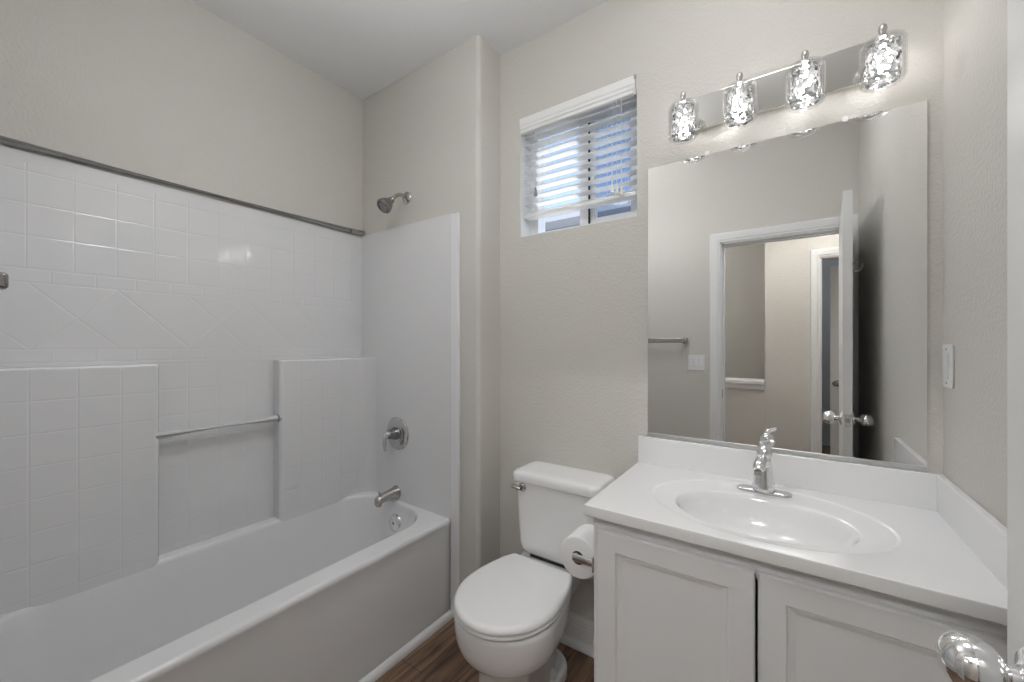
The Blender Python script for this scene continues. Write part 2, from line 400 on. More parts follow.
bm = bmesh.new(); lathe(bm, [(.001, .014), (.020, .014), (.023, .011), (.034, .010), (.042, .006), (.046, 0), (.046, -.004)], (-1.704, 1.381, .365), (0, -1, .12), 36)
ov = obj('overflow_plate', bm, M['chrome'], t, True)
bm = bmesh.new(); lathe(bm, [(.007, 0), (.007, .004), (.004, .006)], (-1.704, 1.368, .367), (0, -1, .12), 16); obj('screw', bm, M['nickel'], ov, True)

# ---------------------------------------------------------------- surround (moulded wall panels)
s = thing('shower_surround', 'white moulded shower surround embossed like tile, above the bathtub', 'shower surround', (-2.03, .7, ZR))
ZT = 1.936
bm = bmesh.new(); box(bm, XL+.001, -2.0432, YF+.002, YE-.002, 1.226, ZT, .001)
obj('side_panel', bm, M['tile_left'], s, True)
obj('niche_back', B(XL+.001, -2.043, .40, .95, ZR, 1.227), M['tile_low'], s)
def column(y0, y1, name, r=.016):
    xf = -1.977; bm = bmesh.new(); loops = []
    pf = [(xf-.010, 1.232), (xf-.004, 1.229), (xf, 1.222), (xf, ZR-.004)]
    for x, z in pf[::-1]:
        ins = max(0, xf-x)
        P = [(XL+.002, y0), ]
        P += [(x-r+r*math.sin(a), y0+ins*.5+r-r*math.cos(a)) for a in [PI/2*i/6 for i in range(7)]] if y0 > .2 else [(x, y0)]
        P += [(x-r+r*math.cos(a), y1-ins*.5-r+r*math.sin(a)) for a in [PI/2*i/6 for i in range(7)]] if y1 < 1 else []
        if y1 > 1:
            R = .085+ins
            P += [(x+R-R*math.cos(a), y1-R+R*math.sin(a)) for a in [PI/2*i/10 for i in range(11)]]
        P += [(XL+.002, y1)]
        loops.append([(px, py, z) for px, py in P])
    n0 = len(loops[0]); loft(bm, loops)
    return obj(name, bm, M['tile_low'], s, True, 35)
column(YF+.003, .489, 'shelf_column'); column(.928, YE-.013, 'shelf_column')
bm = bmesh.new(); box(bm, -2.046, -1.325, YE-.014, YE-.001, ZR-.002, ZT+.004, .003)
obj('end_panel', bm, M['tile_end'], s, True)
bm = bmesh.new(); box(bm, -1.334, -1.283, YE-.020, YE-.0005, .001, ZT-.002, .005, 3)
obj('edge_flange', bm, M['tub'], s, True)
bm = bmesh.new(); box(bm, -2.046, -1.34, YF+.001, YF+.014, ZR+.002, ZT, .003); obj('near_panel', bm, M['tile_end'], s, True)
bm = bmesh.new(); tube(bm, [(-1.992, .477, .957), (-1.992, .936, .957)], .0165, 20)
bar = obj('towel_rod', bm, M['clear'], s, True)
bm = bmesh.new(); lathe(bm, [(.0185, 0), (.0185, .004), (.0167, .008)], (-1.992, .927, .957), (0, -1, 0), 18); obj('rod_socket', bm, M['greytassel'], bar, True)

# ---------------------------------------------------------------- curtain rod resting on the ledge
t = thing('curtain_rod', 'long brushed metal rod lying along the top edge of the surround', 'curtain rod', (-2.037, .7, 1.937))
bm = bmesh.new(); tube(bm, [(-2.034, YF+.02, 1.951), (-2.034, 1.33, 1.951)], .0145, 28)
obj('rod_tube', bm, M['satin'], t, True)
bm = bmesh.new(); tube(bm, bez((-2.034, 1.325, 1.951), (-2.034, 1.36, 1.951), (-2.033, 1.39, 1.951), (-2.028, 1.413, 1.951), 8), .0155, 18)
lathe(bm, [(.015, 0), (.015, .006)], (-2.027, 1.412, 1.951), (.2, 1, 0), 18); obj('end_cap', bm, M['nickel'], t, True)

# ---------------------------------------------------------------- shower fittings
t = thing('overhead_shower', 'small brushed metal shower head on a bent arm, high on the end wall', 'shower head', (-1.666, YE, 2.087))
bm = bmesh.new(); lathe(bm, [(.033, 0), (.033, .003), (.028, .008), (.016, .013), (.011, .015)], (-1.666, YE, 2.087), (0, -1, 0), 28); obj('flange', bm, M['nickel'], t, True)
bm = bmesh.new(); tube(bm, bez((-1.666, YE, 2.087), (-1.666, 1.38, 2.10), (-1.667, 1.360, 2.088), (-1.668, 1.325, 2.044), 12), .0095, 16); obj('arm', bm, M['nickel'], t, True)
bm = bmesh.new(); ax = Vector((-.04, -.62, -.62)).normalized()
lathe(bm, [(.011, -.004), (.017, 0), (.015, .008), (.023, .020), (.033, .038), (.039, .056), (.040, .066), (.036, .072), (.031, .073), (.026, .068), (.001, .068)], (-1.668, 1.328, 2.048), ax, 32)
hd = obj('spray_head', bm, M['dark_nickel'], t, True, 35)
bm = bmesh.new()
x_, y_, d_ = frame_of(ax)
for rr_, k in ((.008, 6), (.017, 12)):
    for i in range(k):
        a = 2*PI*i/k; c = Vector((-1.668, 1.328, 2.048))+ax*.068+x_*rr_*math.cos(a)+y_*rr_*math.sin(a)
        lathe(bm, [(.0016, 0), (.0012, .003)], c, ax, 6)
obj('nozzles', bm, M['greytassel'], hd)
t = thing('shower_valve', 'round chrome shower valve with a single lever, on the end wall', 'shower valve', (-1.722, YE-.014, .829))
bm = bmesh.new(); lathe(bm, [(.088, 0), (.088, .003), (.083, .008), (.070, .0105), (.052, .011), (.048, .014), (.036, .015)], (-1.722, YE-.014, .829), (0, -1, 0), 48); obj('escutcheon', bm, M['satin'], t, True, 30)
bm = bmesh.new(); lathe(bm, [(.034, 0), (.033, .012), (.028, .02), (.027, .036), (.024, .046), (.014, .052), (.002, .053)], (-1.722, YE-.026, .833), (0, -1, 0), 32); obj('hub', bm, M['dark_nickel'], t, True, 35)
bm = bmesh.new(); tube(bm, bez((-1.722, 1.362, .838), (-1.722, 1.325, .846), (-1.731, 1.328, .80), (-1.744, 1.346, .748), 12), [(.017, .014)]*4+[(.016, .011)]*3+[(.014, .009)]*3+[(.015, .007)]*2+[(.010, .005)], 16); obj('lever', bm, M['satin'], t, True)
t = thing('tub_spout', 'brushed metal tub spout on the end wall just above the tub rim', 'tub spout', (-1.733, YE-.014, .5135))
bm = bmesh.new()
prof = [(1.413, .513, .036, .036), (1.408, .513, .036, .036), (1.40, .5128, .033, .033), (1.375, .512, .029, .029), (1.345, .510, .026, .026), (1.318, .507, .024, .024), (1.300, .503, .023, .025), (1.287, .4985, .019, .023), (1.281, .494, .011, .016), (1.279, .491, .003, .005)]
loft(bm, [[(-1.733+rx*math.cos(2*PI*k/24), y, z+rz*math.sin(2*PI*k/24)) for k in range(24)] for y, z, rx, rz in prof])
obj('spout_body', bm, M['nickel'], t, True)
bm = bmesh.new(); lathe(bm, [(.016, 0), (.016, .012), (.014, .014)], (-1.733, 1.300, .487), (0, 0, -1), 20); obj('outlet', bm, M['nickel'], t, True)
bm = bmesh.new(); lathe(bm, [(.003, 0), (.003, .010), (.0065, .011), (.0065, .016), (.003, .018)], (-1.733, 1.303, .525), (0, 0, 1), 14); obj('diverter_knob', bm, M['nickel'], t, True)
# towel bar post / bracket on the near wall of the tub
t = thing('wall_bracket', 'rounded brushed metal bracket cut off by the left frame edge', 'bracket', (-1.72, YF+.014, 1.47))
bm = bmesh.new(); box(bm, -1.745, -1.695, .03, .111, 1.452, 1.497, .010, 4); obj('bracket_arm', bm, M['dark_nickel'], t, True)
bm = bmesh.new(); box(bm, -1.752, -1.688, YF+.013, YF+.024, 1.445, 1.504, .004, 2)
box(bm, -1.738, -1.702, YF+.02, .04, 1.458, 1.490, .006, 2); obj('bracket_base', bm, M['dark_nickel'], t, True)

# ---------------------------------------------------------------- toilet
TX = -.812
t = thing('toilet', 'white two-piece toilet with closed lid beneath the window', 'toilet', (TX, 1.25, 0))
def egg(z, w, yf, yb, bw, n=40, wy=None):
    """plan of seat/bowl: round front, narrower straight back. bw = half width at back"""
    yc = wy if wy is not None else yf+w
    out = []
    for i in range(n+1):        # front half from right to left
        a = -PI*i/n; out.append((TX+w*math.cos(a), yc+(yc-yf)*math.sin(a), z))
    for (t0) in [.25, .5, .75]:
        x = w+(bw-w)*(t0**1.8); out.append((TX-x, yc+(yb-yc)*t0, z))
    out.append((TX-bw, yb-.012, z)); out.append((TX-bw+.005, yb-.003, z)); out.append((TX-bw+.014, yb, z))
    out.append((TX+bw-.014, yb, z)); out.append((TX+bw-.005, yb-.003, z)); out.append((TX+bw, yb-.012, z))
    for (t0) in [.75, .5, .25]:
        x = w+(bw-w)*(t0**1.8); out.append((TX+x, yc+(yb-yc)*t0, z))
    return out
SF, SB, SW = .952, 1.386, .188
def E_(z, i, bw=.142): return egg(z, SW-i, SF+i, SB-i*.6, bw-i*.7, wy=1.165)
bm = bmesh.new(); loft(bm, [E_(.4135, .006), E_(.4145, .001), E_(.420, 0), E_(.428, .003), E_(.4335, .010), E_(.4355, .022), E_(.4365, .06), E_(.437, .11)])
obj('seat_lid', bm, M['seat'], t, True, 60)
bm = bmesh.new(); loft(bm, [E_(.394, .012), E_(.3955, .004), E_(.402, .001), E_(.408, .003), E_(.4105, .010)])
obj('seat_ring', bm, M['seat'], t, True, 60)
bm = bmesh.new()
def bowl(z, w, yf, yb, bw, wy=1.15): return egg(z, w, yf, yb, bw, wy=wy)
loft(bm, [bowl(0, .104, 1.05, 1.45, .045, 1.13), bowl(.012, .105, 1.05, 1.455, .046, 1.13), bowl(.06, .100, 1.052, 1.44, .042, 1.13), bowl(.15, .098, 1.05, 1.42, .042, 1.13), bowl(.224, .102, 1.045, 1.41, .060, 1.15), bowl(.235, .122, 1.028, 1.40, .085),
          bowl(.246, .144, 1.005, 1.40, .092), bowl(.260, .162, .988, 1.40, .10), bowl(.280, .175, .974, 1.41, .108), bowl(.310, .184, .965, 1.42, .112), bowl(.345, .187, .961, 1.43, .114), bowl(.375, .187, .960, 1.44, .116), bowl(.388, .184, .963, 1.44, .116), bowl(.392, .176, .97, 1.44, .112)])
bl = obj('bowl', bm, M['porcelain'], t, True, 60)
bm = bmesh.new()   # foot flange with bolt caps, either side of the pedestal
loft(bm, [rrect(TX, 1.36, .102, .125, .10, 0, 10), rrect(TX, 1.36, .102, .125, .10, .026, 10), rrect(TX, 1.36, .097, .120, .096, .037, 10), rrect(TX, 1.36, .080, .105, .078, .043, 10)])
obj('foot', bm, M['porcelain'], t, True, 60)
for sx in (-1, 1):
    bm = bmesh.new(); lathe(bm, [(.019, 0), (.019, .010), (.016, .022), (.010, .028), (.001, .030)], (TX+sx*.072, 1.335, .041), (0, 0, 1), 20); obj('bolt_cap', bm, M['plastic'], t, True)
bm = bmesh.new()   # deck under the tank
loft(bm, [rrect(TX, 1.465, .10, .085, .03, .30), rrect(TX, 1.465, .122, .10, .03, .36), rrect(TX, 1.465, .130, .105, .03, .404), rrect(TX, 1.465, .126, .10, .03, .410)])
obj('tank_deck', bm, M['porcelain'], t, True, 60)
bm = bmesh.new(); box(bm, TX-.085, TX+.085, 1.43, 1.54, .408, .424, .004); obj('gasket', bm, M['black'], t)
TK = TX+.039
def tk(z, i, extra=0):
    # bowed front
    out = []
    for x, y, zz in rrect(TK, 1.492, .187-i, .089-i, .035, z, 6):
        if y < 1.46: y -= .022*(1-((x-TK)/.187)**2)
        out.append((x, y, zz))
    return out
bm = bmesh.new(); loft(bm, [tk(.422, .075), tk(.424, .045), tk(.432, .026), tk(.448, .015), tk(.475, .010), tk(.60, .003), tk(.732, -.002)])
obj('tank', bm, M['porcelain'], t, True, 60)
bm = bmesh.new(); loft(bm, [tk(.731, .002), tk(.733, -.010), tk(.737, -.014), tk(.756, -.014), tk(.766, -.010), tk(.772, -.001), tk(.775, .014), tk(.776, .05)])
obj('tank_lid', bm, M['porcelain'], t, True, 60)
bm = bmesh.new(); lathe(bm, [(.019, 0), (.019, .006), (.015, .012), (.010, .015), (.010, .024)], (TK-.138, 1.402, .711), (0, -1, 0), 24)
tube(bm, bez((TK-.130, 1.376, .711), (TK-.145, 1.370, .712), (TK-.16, 1.368, .714), (TK-.176, 1.374, .716), 8), [(.010, .007)]*9, 12)
obj('flush_lever', bm, M['nickel'], t, True)
# toilet paper on its holder
t = thing('paper_holder', 'chrome paper holder on the side of the vanity cabinet', 'toilet paper holder', (-.469, 1.185, .653))
PX, PZ = -.534, .655
for y in (1.112, 1.262):
    bm = bmesh.new(); box(bm, PX-.010, -.4695, y-.005, y+.005, PZ-.011, PZ+.011, .004, 3)
    if y > 1.2: box(bm, -.479, -.4695, y-.016, y+.016, PZ-.022, PZ+.022, .003, 2)
    else: box(bm, -.475, -.4695, y-.012, y+.016, PZ-.022, PZ+.022, .002, 2)
    obj('post', bm, M['chrome'], t, True)
bm = bmesh.new(); tube(bm, [(PX, 1.112, PZ), (PX, 1.262, PZ)], .010, 20); obj('roller', bm, M['chrome'], t, True)
bm = bmesh.new()
def rl(r, y): return [(PX+r*math.cos(2*PI*k/56), y, PZ-.010+r*math.sin(2*PI*k/56)) for k in range(56)]
vs = loft(bm, [rl(.021, 1.131), rl(.058, 1.130), rl(.063, 1.133), rl(.064, 1.14), rl(.064, 1.23), rl(.063, 1.239), rl(.021, 1.240), rl(.021, 1.131)], False, False)
t = thing('toilet_paper', 'white toilet paper roll hanging on the vanity side by the toilet', 'toilet paper', (PX, 1.185, PZ-.01))
obj('paper_roll', bm, M['paper'], t, True, 50)
bm = bmesh.new(); loft(bm, [rl(.0205, 1.131), rl(.0205, 1.240), rl(.0195, 1.240), rl(.0195, 1.131), rl(.0205, 1.131)], False, False); obj('core', bm, M['card'], t, True)

# ---------------------------------------------------------------- vanity
VX0, VX1, VY, ZC = -.468, XR-.002, 1.105, .845
t = thing('vanity_cabinet', 'white vanity cabinet with recessed panel doors under the sink counter', 'cabinet', (-.05, 1.35, 0))
bm = bmesh.new()
box(bm, VX0, VX0+.016, VY, YW-.002, 0, ZC-.034, .001, 1); box(bm, VX1-.016, VX1, VY, YW-.002, 0, ZC-.034)
box(bm, VX0+.016, VX1-.016, VY+.06, VY+.075, 0, .10)           # toe kick
box(bm, VX0+.016, VX1-.016, VY, YW-.002, .10, .115); box(bm, VX0+.016, VX1-.016, YW-.012, YW-.002, .115, ZC-.034)
obj('carcass', bm, M['cabinet'], t)
bm = bmesh.new()
for b in ((VX0, VX1, VY-.003, VY+.016, .755, ZC-.0335), (VX0, -.425, VY-.003, VY+.016, .10, .755), (VX1-.04, VX1, VY-.003, VY+.016, .10, .755), (VX0, VX1, VY-.003, VY+.016, .095, .14)): box(bm, *b)
obj('face_frame', bm, M['cabinet'], t)
for x0, x1 in ((-.452, -.0625), (-.0565, .330)):
    bm = bmesh.new(); y = VY-.003
    ring_rects(bm, x0, x1, .115, .775, y, [(0, -.001), (0, -.013), (.0035, -.018), (.054, -.018), (.058, -.0125), (.061, -.0125), (.072, -.009), (.076, -.009)])
    obj('door', bm, M['cabinet'], t)
# countertop with moulded bowl
t = thing('countertop', 'white cultured marble vanity top with an oval basin and splashes', 'countertop', (-.06, 1.33, ZC))
CX0, CX1, CY0, CY1 = -.485, XR-.0015, 1.064, YW-.001
SX, SY = -.066, 1.300
def ellip(a, b, z, cx=SX, cy=SY, ang=None): return [(cx+a*math.cos(q), cy+b*math.sin(q), z) for q in ang]
N = 120; corners = [math.atan2(y-SY, x-SX) for x, y in ((CX1, CY1), (CX0, CY1), (CX0, CY0), (CX1, CY0))]
ang = sorted([2*PI*i/N-PI for i in range(N)]); 
for c in corners:
    k = min(range(N), key=lambda i: abs(ang[i]-c)); ang[k] = c
ang.sort()
def rect(z, i=0, r=0):
    out = []
    for q in ang:
        c, s_ = math.cos(q), math.sin(q)
        tx = ((CX1 if c > 0 else CX0+i)-SX)/c if abs(c) > 1e-6 else 1e9
        ty = ((CY1 if s_ > 0 else CY0+i)-SY)/s_ if abs(s_) > 1e-6 else 1e9
        k = min(tx, ty); out.append((SX+c*k, SY+s_*k, z))
    return out
bm = bmesh.new()
BA = dict(ang=ang)
loft(bm, [ellip(.2135, .1535, ZC-.030, **BA), rect(ZC-.033, .003), rect(ZC-.030, 0), rect(ZC-.006, 0), rect(ZC-.0018, .001), rect(ZC, .005), ellip(.290, .222, ZC, cy=1.318, **BA), ellip(.285, .217, ZC-.0012, cy=1.317, **BA), ellip(.279, .211, ZC-.0042, cy=1.316, **BA), ellip(.225, .163, ZC-.0055, cy=1.29, **BA), ellip(.214, .154, ZC-.0075, cy=1.288, **BA)], False, False)
obj('counter_slab', bm, M['marble'], t, True, 50)
bm = bmesh.new()
loft(bm, [ellip(.214, .154, ZC-.0075, cy=1.288, **BA), ellip(.208, .149, ZC-.012, cy=1.288, **BA), ellip(.202, .144, ZC-.024, cy=1.288, **BA), ellip(.190, .134, ZC-.055, cy=1.29, **BA), ellip(.165, .115, ZC-.09, cy=1.295, **BA), ellip(.12, .085, ZC-.115, cy=1.30, **BA), ellip(.06, .05, ZC-.128, cy=1.305, **BA), ellip(.022, .022, ZC-.131, cy=1.31, **BA)], False, True)
bo = obj('basin', bm, M['marble'], t, True, 60)
bm = bmesh.new(); lathe(bm, [(.024, 0), (.022, .003), (.016, .002), (.015, .006), (.002, .008)], (SX, 1.31, ZC-.130), (0, 0, 1), 24); obj('drain', bm, M['chrome'], bo, True)
bm = bmesh.new(); box(bm, CX0, CX1, YW-.020, YW-.001, ZC-.002, .946, .003, 2); obj('backsplash', bm, M['marble'], t, True)
bm = bmesh.new(); box(bm, XR-.018, XR-.001, CY0+.002, YW-.018, ZC-.002, .946, .003, 2); obj('side_splash', bm, M['marble'], t, True)
# faucet
FX, FY = -.062, 1.487
t = thing('faucet', 'chrome single-lever faucet standing behind the oval basin', 'faucet', (FX, FY, ZC))
bm = bmesh.new(); zb = ZC-.005
loft(bm, [rrect(FX, FY, .074, .024, .0239, zb, 10), rrect(FX, FY, .074, .024, .0239, zb+.006, 10), rrect(FX, FY, .070, .020, .0199, zb+.009, 10), rrect(FX, FY, .03, .015, .0149, zb+.010, 10)])
obj('base_plate', bm, M['satin'], t, True)
bm = bmesh.new(); lathe(bm, [(.036, 0), (.035, .010), (.031, .035), (.027, .062), (.024, .084), (.024, .092), (.021, .100), (.016, .106)], (FX, FY, zb+.009), (0, 0, 1), 32, 1, .92)
obj('body', bm, M['chrome'], t, True)
bm = bmesh.new(); tube(bm, bez((FX, FY+.004, ZC+.075), (FX, FY-.03, ZC+.108), (FX-.004, FY-.065, ZC+.110), (FX-.010, FY-.098, ZC+.088), 12), [(.018, .016)]*3+[(.017, .015)]*5+[(.016, .014)]*4+[(.014, .011)], 20)
sp = obj('spout', bm, M['chrome'], t, True)
bm = bmesh.new(); lathe(bm, [(.011, 0), (.011, .010), (.009, .012)], (FX-.010, FY-.092, ZC+.082), (0, -.25, -1), 18); obj('aerator', bm, M['nickel'], sp, True)
bm = bmesh.new(); lathe(bm, [(.016, 0), (.021, .004), (.023, .014), (.022, .026), (.016, .037), (.006, .043), (.001, .044)], (FX+.002, FY, ZC+.103), (0, .12, 1), 28)
tube(bm, bez((FX+.002, FY+.002, ZC+.138), (FX+.002, FY, ZC+.150), (FX+.004, FY-.004, ZC+.155), (FX+.026, FY-.026, ZC+.156), 10), [(.009, .009)]*3+[(.010, .007)]*4+[(.013, .004)]*3+[(.010, .003)], 16)
obj('lever', bm, M['chrome'], t, True)

# ---------------------------------------------------------------- mirror
MX0, MX1, MZ0, MZ1 = -.4507, .3252, .947, 1.9957
t = thing('mirror', 'large frameless wall mirror above the sink', 'mirror', (-.06, YW, MZ0))
obj('mirror_glass', B(MX0, MX1, YW-.006, YW-.0012, MZ0+.006, MZ1, .0012, 1), M['mirror'], t)
obj('bottom_channel', B(MX0, MX1, YW-.010, YW-.0012, MZ0, MZ0+.015, .001, 1), M['alu'], t)
for x, z in ((-.239, MZ1), (.145, MZ1)):
    bm = bmesh.new(); box(bm, x-.007, x+.007, YW-.011, YW-.0012, z-.008, z+.010, .003, 2); obj('clip', bm, M['plastic'], t, True)

# ---------------------------------------------------------------- vanity light
t = thing('vanity_light', 'four-lamp crystal vanity light on a polished plate above the mirror', 'light fixture', (-.042, YW, 2.15))
bm = bmesh.new(); box(bm, -.335, .236, YW-.024, YW-.001, 2.085, 2.206, .004, 2); obj('back_plate', bm, M['plate'], t, True)
LY = 1.497
for lx in (-.302, -.129, .044, .218):
    zc0, zc1 = 2.030, 2.150
    bm = bmesh.new(); r = .050
    prof = [(r-.010, zc0), (r-.004, zc0+.003), (r, zc0+.010), (r, zc1-.012), (r-.004, zc1-.004), (r-.012, zc1), (.012, zc1), (.012, zc1-.004), (r-.014, zc1-.004), (r-.007, zc1-.008), (r-.004, zc1-.015), (r-.004, zc0+.010), (r-.008, zc0+.005), (r-.010, zc0)]
    lathe(bm, [(a, b-zc0) for a, b in prof], (lx, LY, zc0), (0, 0, 1), 40, cap0=False, cap1=False)
    sh = obj('lamp_shade', bm, M['glass'], t, True, 35)
    random.seed(int(lx*1000)+500)
    bm = bmesh.new()       # cut-crystal inner cylinder: faceted beads on a net
    n, k = 22, 13; R0 = .037; loops = []
    for j in range(k):
        z = zc0+.008+(zc1-zc0-.022)*j/(k-1)
        loops.append([(lx+(R0+random.uniform(-.0022, .0018))*math.cos(2*PI*(i+.5*(j % 2))/n), LY+(R0+random.uniform(-.0022, .0018))*math.sin(2*PI*(i+.5*(j % 2))/n), z+random.uniform(-.002, .002)) for i in range(n)])
    loft(bm, loops, True, True); bmesh.ops.triangulate(bm, faces=bm.faces)
    obj('crystal', bm, M['crystal'], sh)
    bm = bmesh.new(); lathe(bm, [(.006, 0), (.016, .005), (.020, .016), (.020, .060), (.015, .072), (.008, .078), (.006, .090)], (lx, LY, zc0+.018), (0, 0, 1), 20); obj('bulb', bm, M['bulb'], sh, True)
    bm = bmesh.new(); lathe(bm, [(.014, 0), (.014, .010), (.009, .012), (.006, .016), (.0085, .028), (.0100, .036), (.0085, .045), (.003, .050)], (lx, LY, zc1-.004), (0, 0, 1), 20); obj('finial', bm, M['nickel'], sh, True)
    bm = bmesh.new(); tube(bm, [(lx, LY, zc1+.008), (lx, LY+.03, zc1+.008), (lx, YW-.022, zc1-.012)], .005, 10); lathe(bm, [(.020, 0), (.020, .006), (.012, .012)], (lx, YW-.024, 2.137), (0, -1, 0), 20); obj('arm', bm, M['chrome'], sh, True)

# ---------------------------------------------------------------- window and blind
FYW = 1.685
bm = bmesh.new()
for b in ((WX0, WX0+.045, FYW, FYW+.07, WZ0, WZ1), (WX1-.04, WX1, FYW, FYW+.07, WZ0, WZ1), (WX0+.045, WX1-.04, FYW, FYW+.07, WZ0, WZ0+.035), (WX0+.045, WX1-.04, FYW, FYW+.07, WZ1-.035, WZ1), (-.785, -.742, FYW-.002, FYW+.05, WZ0+.035, WZ1-.035)): box(bm, *b)
win = struct(obj('window_1', bm, M['vinyl']))
obj('sash_gasket', B(-.7425, -.7385, FYW-.004, FYW+.05, WZ0+.034, WZ1-.035), M['black'], win)
obj('glass_pane', B(WX0+.044, -.784, FYW+.03, FYW+.034, WZ0+.034, WZ1-.034), M['pane'], win)
bm = bmesh.new()
for b in ((-.7385, -.716, FYW+.01, FYW+.04, WZ0+.035, WZ1-.035), (WX1-.058, WX1-.04, FYW+.01, FYW+.04, WZ0+.035, WZ1-.035), (-.716, WX1-.058, FYW+.01, FYW+.04, WZ0+.035, WZ0+.058), (-.716, WX1-.058, FYW+.01, FYW+.04, WZ1-.058, WZ1-.035)): box(bm, *b)
obj('sliding_sash', bm, M['vinyl'], win)
obj('sash_pane', B(-.7165, WX1-.0575, FYW+.022, FYW+.026, WZ0+.057, WZ1-.057), M['pane'], win)
obj('insect_screen', B(-.735, WX1-.045, FYW+.055, FYW+.0565, WZ0+.04, WZ1-.04), M['obscure'], win)
bm = bmesh.new()   # painted reveal lining
box(bm, WX0-.001, WX0+.0015, YW+.001, FYW, WZ0, WZ1); box(bm, WX1-.0015, WX1+.001, YW+.001, FYW, WZ0, WZ1)
box(bm, WX0, WX1, YW+.001, FYW, WZ0-.001, WZ0+.0015); box(bm, WX0, WX1, YW+.001, FYW, WZ1-.0015, WZ1+.001)
struct(obj('trim_9', bm, M['trim']))
t = thing('window_blind', 'white horizontal slat blind half lowered in the small window', 'blind', (-.774, 1.62, WZ1-.002))
bm = bmesh.new()
prof = [(1.614, 2.383), (1.588, 2.383), (1.585, 2.379), (1.587, 2.352), (1.590, 2.346), (1.590, 2.335), (1.594, 2.330), (1.594, 2.318), (1.600, 2.314), (1.614, 2.314)]
bm2 = bm; loft(bm, [[(x, y, z) for y, z in prof] for x in (WX0+.001, WX1-.001)]); obj('valance', bm, M['slat'], t)
obj('head_rail', B(WX0+.004, WX1-.004, 1.615, 1.665, 2.330, 2.380), M['slat'], t)
bm = bmesh.new(); BY = 1.637; rows = 10
for j in range(rows):
    z = 2.300-.0405*j; loops = []
    for x in (WX0+.008, WX1-.008):
        P = []
        for k in range(7):
            u = k/6-.5; P.append((x, BY+.050*u, z+.0025*(1-4*u*u)+.0012))
        for k in range(6, -1, -1):
            u = k/6-.5; P.append((x, BY+.050*u, z+.0025*(1-4*u*u)-.0012))
        loops.append(P)
    loft(bm, loops)
obj('slats', bm, M['thin_slat'], t, True, 60)
bm = bmesh.new(); box(bm, WX0+.008, WX1-.008, BY-.026, BY+.026, 1.913, 1.930, .004, 2); obj('bottom_rail', bm, M['slat'], t, True)
for x in (-.975, -.905, -.625, -.565):
    bm = bmesh.new()
    for y in (BY-.027, BY+.027): tube(bm, [(x, y, 2.335), (x, y, 1.925)], .0009, 6)
    obj('ladder_cord', bm, M['cord'], t)
for x, zt, m_ in ((-.972, 2.03, 'greytassel'), (-.580, 1.955, 'tassel'), (-.560, 1.945, 'tassel'), (-.600, 1.962, 'tassel')):
    bm = bmesh.new(); tube(bm, [(x, 1.600, 2.325), (x, 1.602, zt+.01)], .0009, 6); c = obj('pull_cord', bm, M['cord'], t)
    bm = bmesh.new(); lathe(bm, [(.002, .0), (.004, -.004), (.006, -.020), (.0085, -.034), (.0075, -.038)], (x, 1.602, zt+.012), (0, 0, 1), 14); obj('tassel', bm, M[m_], c, True)
bm = bmesh.new(); box(bm, WX1-.006, WX1-.0005, 1.583, 1.589, 2.312, 2.378, .001, 1); box(bm, WX1-.012, WX1-.0005, 1.581, 1.589, 2.300, 2.316, .001, 1); box(bm, WX1-.010, WX1-.0005, 1.581, 1.589, 2.366, 2.381, .001, 1); obj('valance_clip', bm, M['nickel'], t)

# ---------------------------------------------------------------- bathroom door, open
t = struct(bpy.data.objects.new('door_1', None)); C.objects.link(t); t.location = (.300, YF+.004, 0)
rot = Matrix.Translation(Vector((.300, YF+.004, 0))) @ Matrix.Rotation(math.radians(3.6), 4, 'Z')
DW, DT = .763, .036
def dp(p):     # p = (along door, out of left face, z) -> world ; left face at x=-DT
    return tuple(rot @ Vector((-p[1], p[0], p[2])))
bm = bmesh.new()
cols = [(.112, .350), (.413, .651)]; rowsz = [(.235, .80), (.985, 1.60), (1.70, 1.90)]
# core, stiles and rails
def dbox(bm, a0, a1, o0, o1, z0, z1): box(bm, -o1, -o0, a0, a1, z0, z1, mx=rot)
dbox(bm, .1, DW-.1, .010, DT-.010, .2, 1.95)
for a0, a1, z0, z1 in ((0, .112, .008, 2.035), (.350, .413, .235, 1.90), (.651, DW, .008, 2.035), (.112, .651, .008, .235), (.112, .350, .80, .985), (.413, .651, .80, .985), (.112, .350, 1.60, 1.70), (.413, .651, 1.60, 1.70), (.112, .651, 1.90, 2.035)):
    dbox(bm, a0, a1, 0, DT, z0, z1)
for a0, a1 in cols:
    for z0, z1 in rowsz:
        for face, sg in ((DT, 1), (0, -1)):
            ring_rects(bm, a0, a1, z0, z1, 0, [(0, -.0005), (.006, -.007), (.016, -.0095), (.026, -.0095), (.045, -.003), (.05, -.003)], place=lambda q, f=face, s=sg: dp((q[0], f+s*q[1], q[2])))
ds = obj('door_slab', bm, M['door'], t)
KA, KZ = DW-.066, .947
for face, sg in ((DT, 1), (0, -1)):
    bm = bmesh.new(); o_ = Vector(dp((KA, face, KZ))); ax = Vector(dp((KA, face+sg, KZ)))-o_
    lathe(bm, [(.033, 0), (.033, .004), (.028, .009), (.015, .013), (.011, .017), (.011, .024), (.017, .028), (.025, .034), (.0295, .043), (.0305, .052), (.0285, .063), (.0225, .071), (.013, .0765), (.001, .078)], o_, ax, 48)
    obj('door_knob', bm, M['chrome'], t, True)
bm = bmesh.new(); dbox(bm, DW-.001, DW+.0012, .006, DT-.006, KZ-.03, KZ+.03); lp = obj('latch_plate', bm, M['nickel'], t)
bm = bmesh.new(); dbox(bm, DW, DW+.010, .011, DT-.011, KZ-.008, KZ+.008); obj('latch_bolt', bm, M['dark_nickel'], lp)
for z in (.25, 1.05, 1.82):
    bm = bmesh.new(); lathe(bm, [(.006, -.045), (.006, .045)], dp((-.003, -.002, z)), (0, 0, 1), 12); obj('hinge', bm, M['nickel'], t, True)
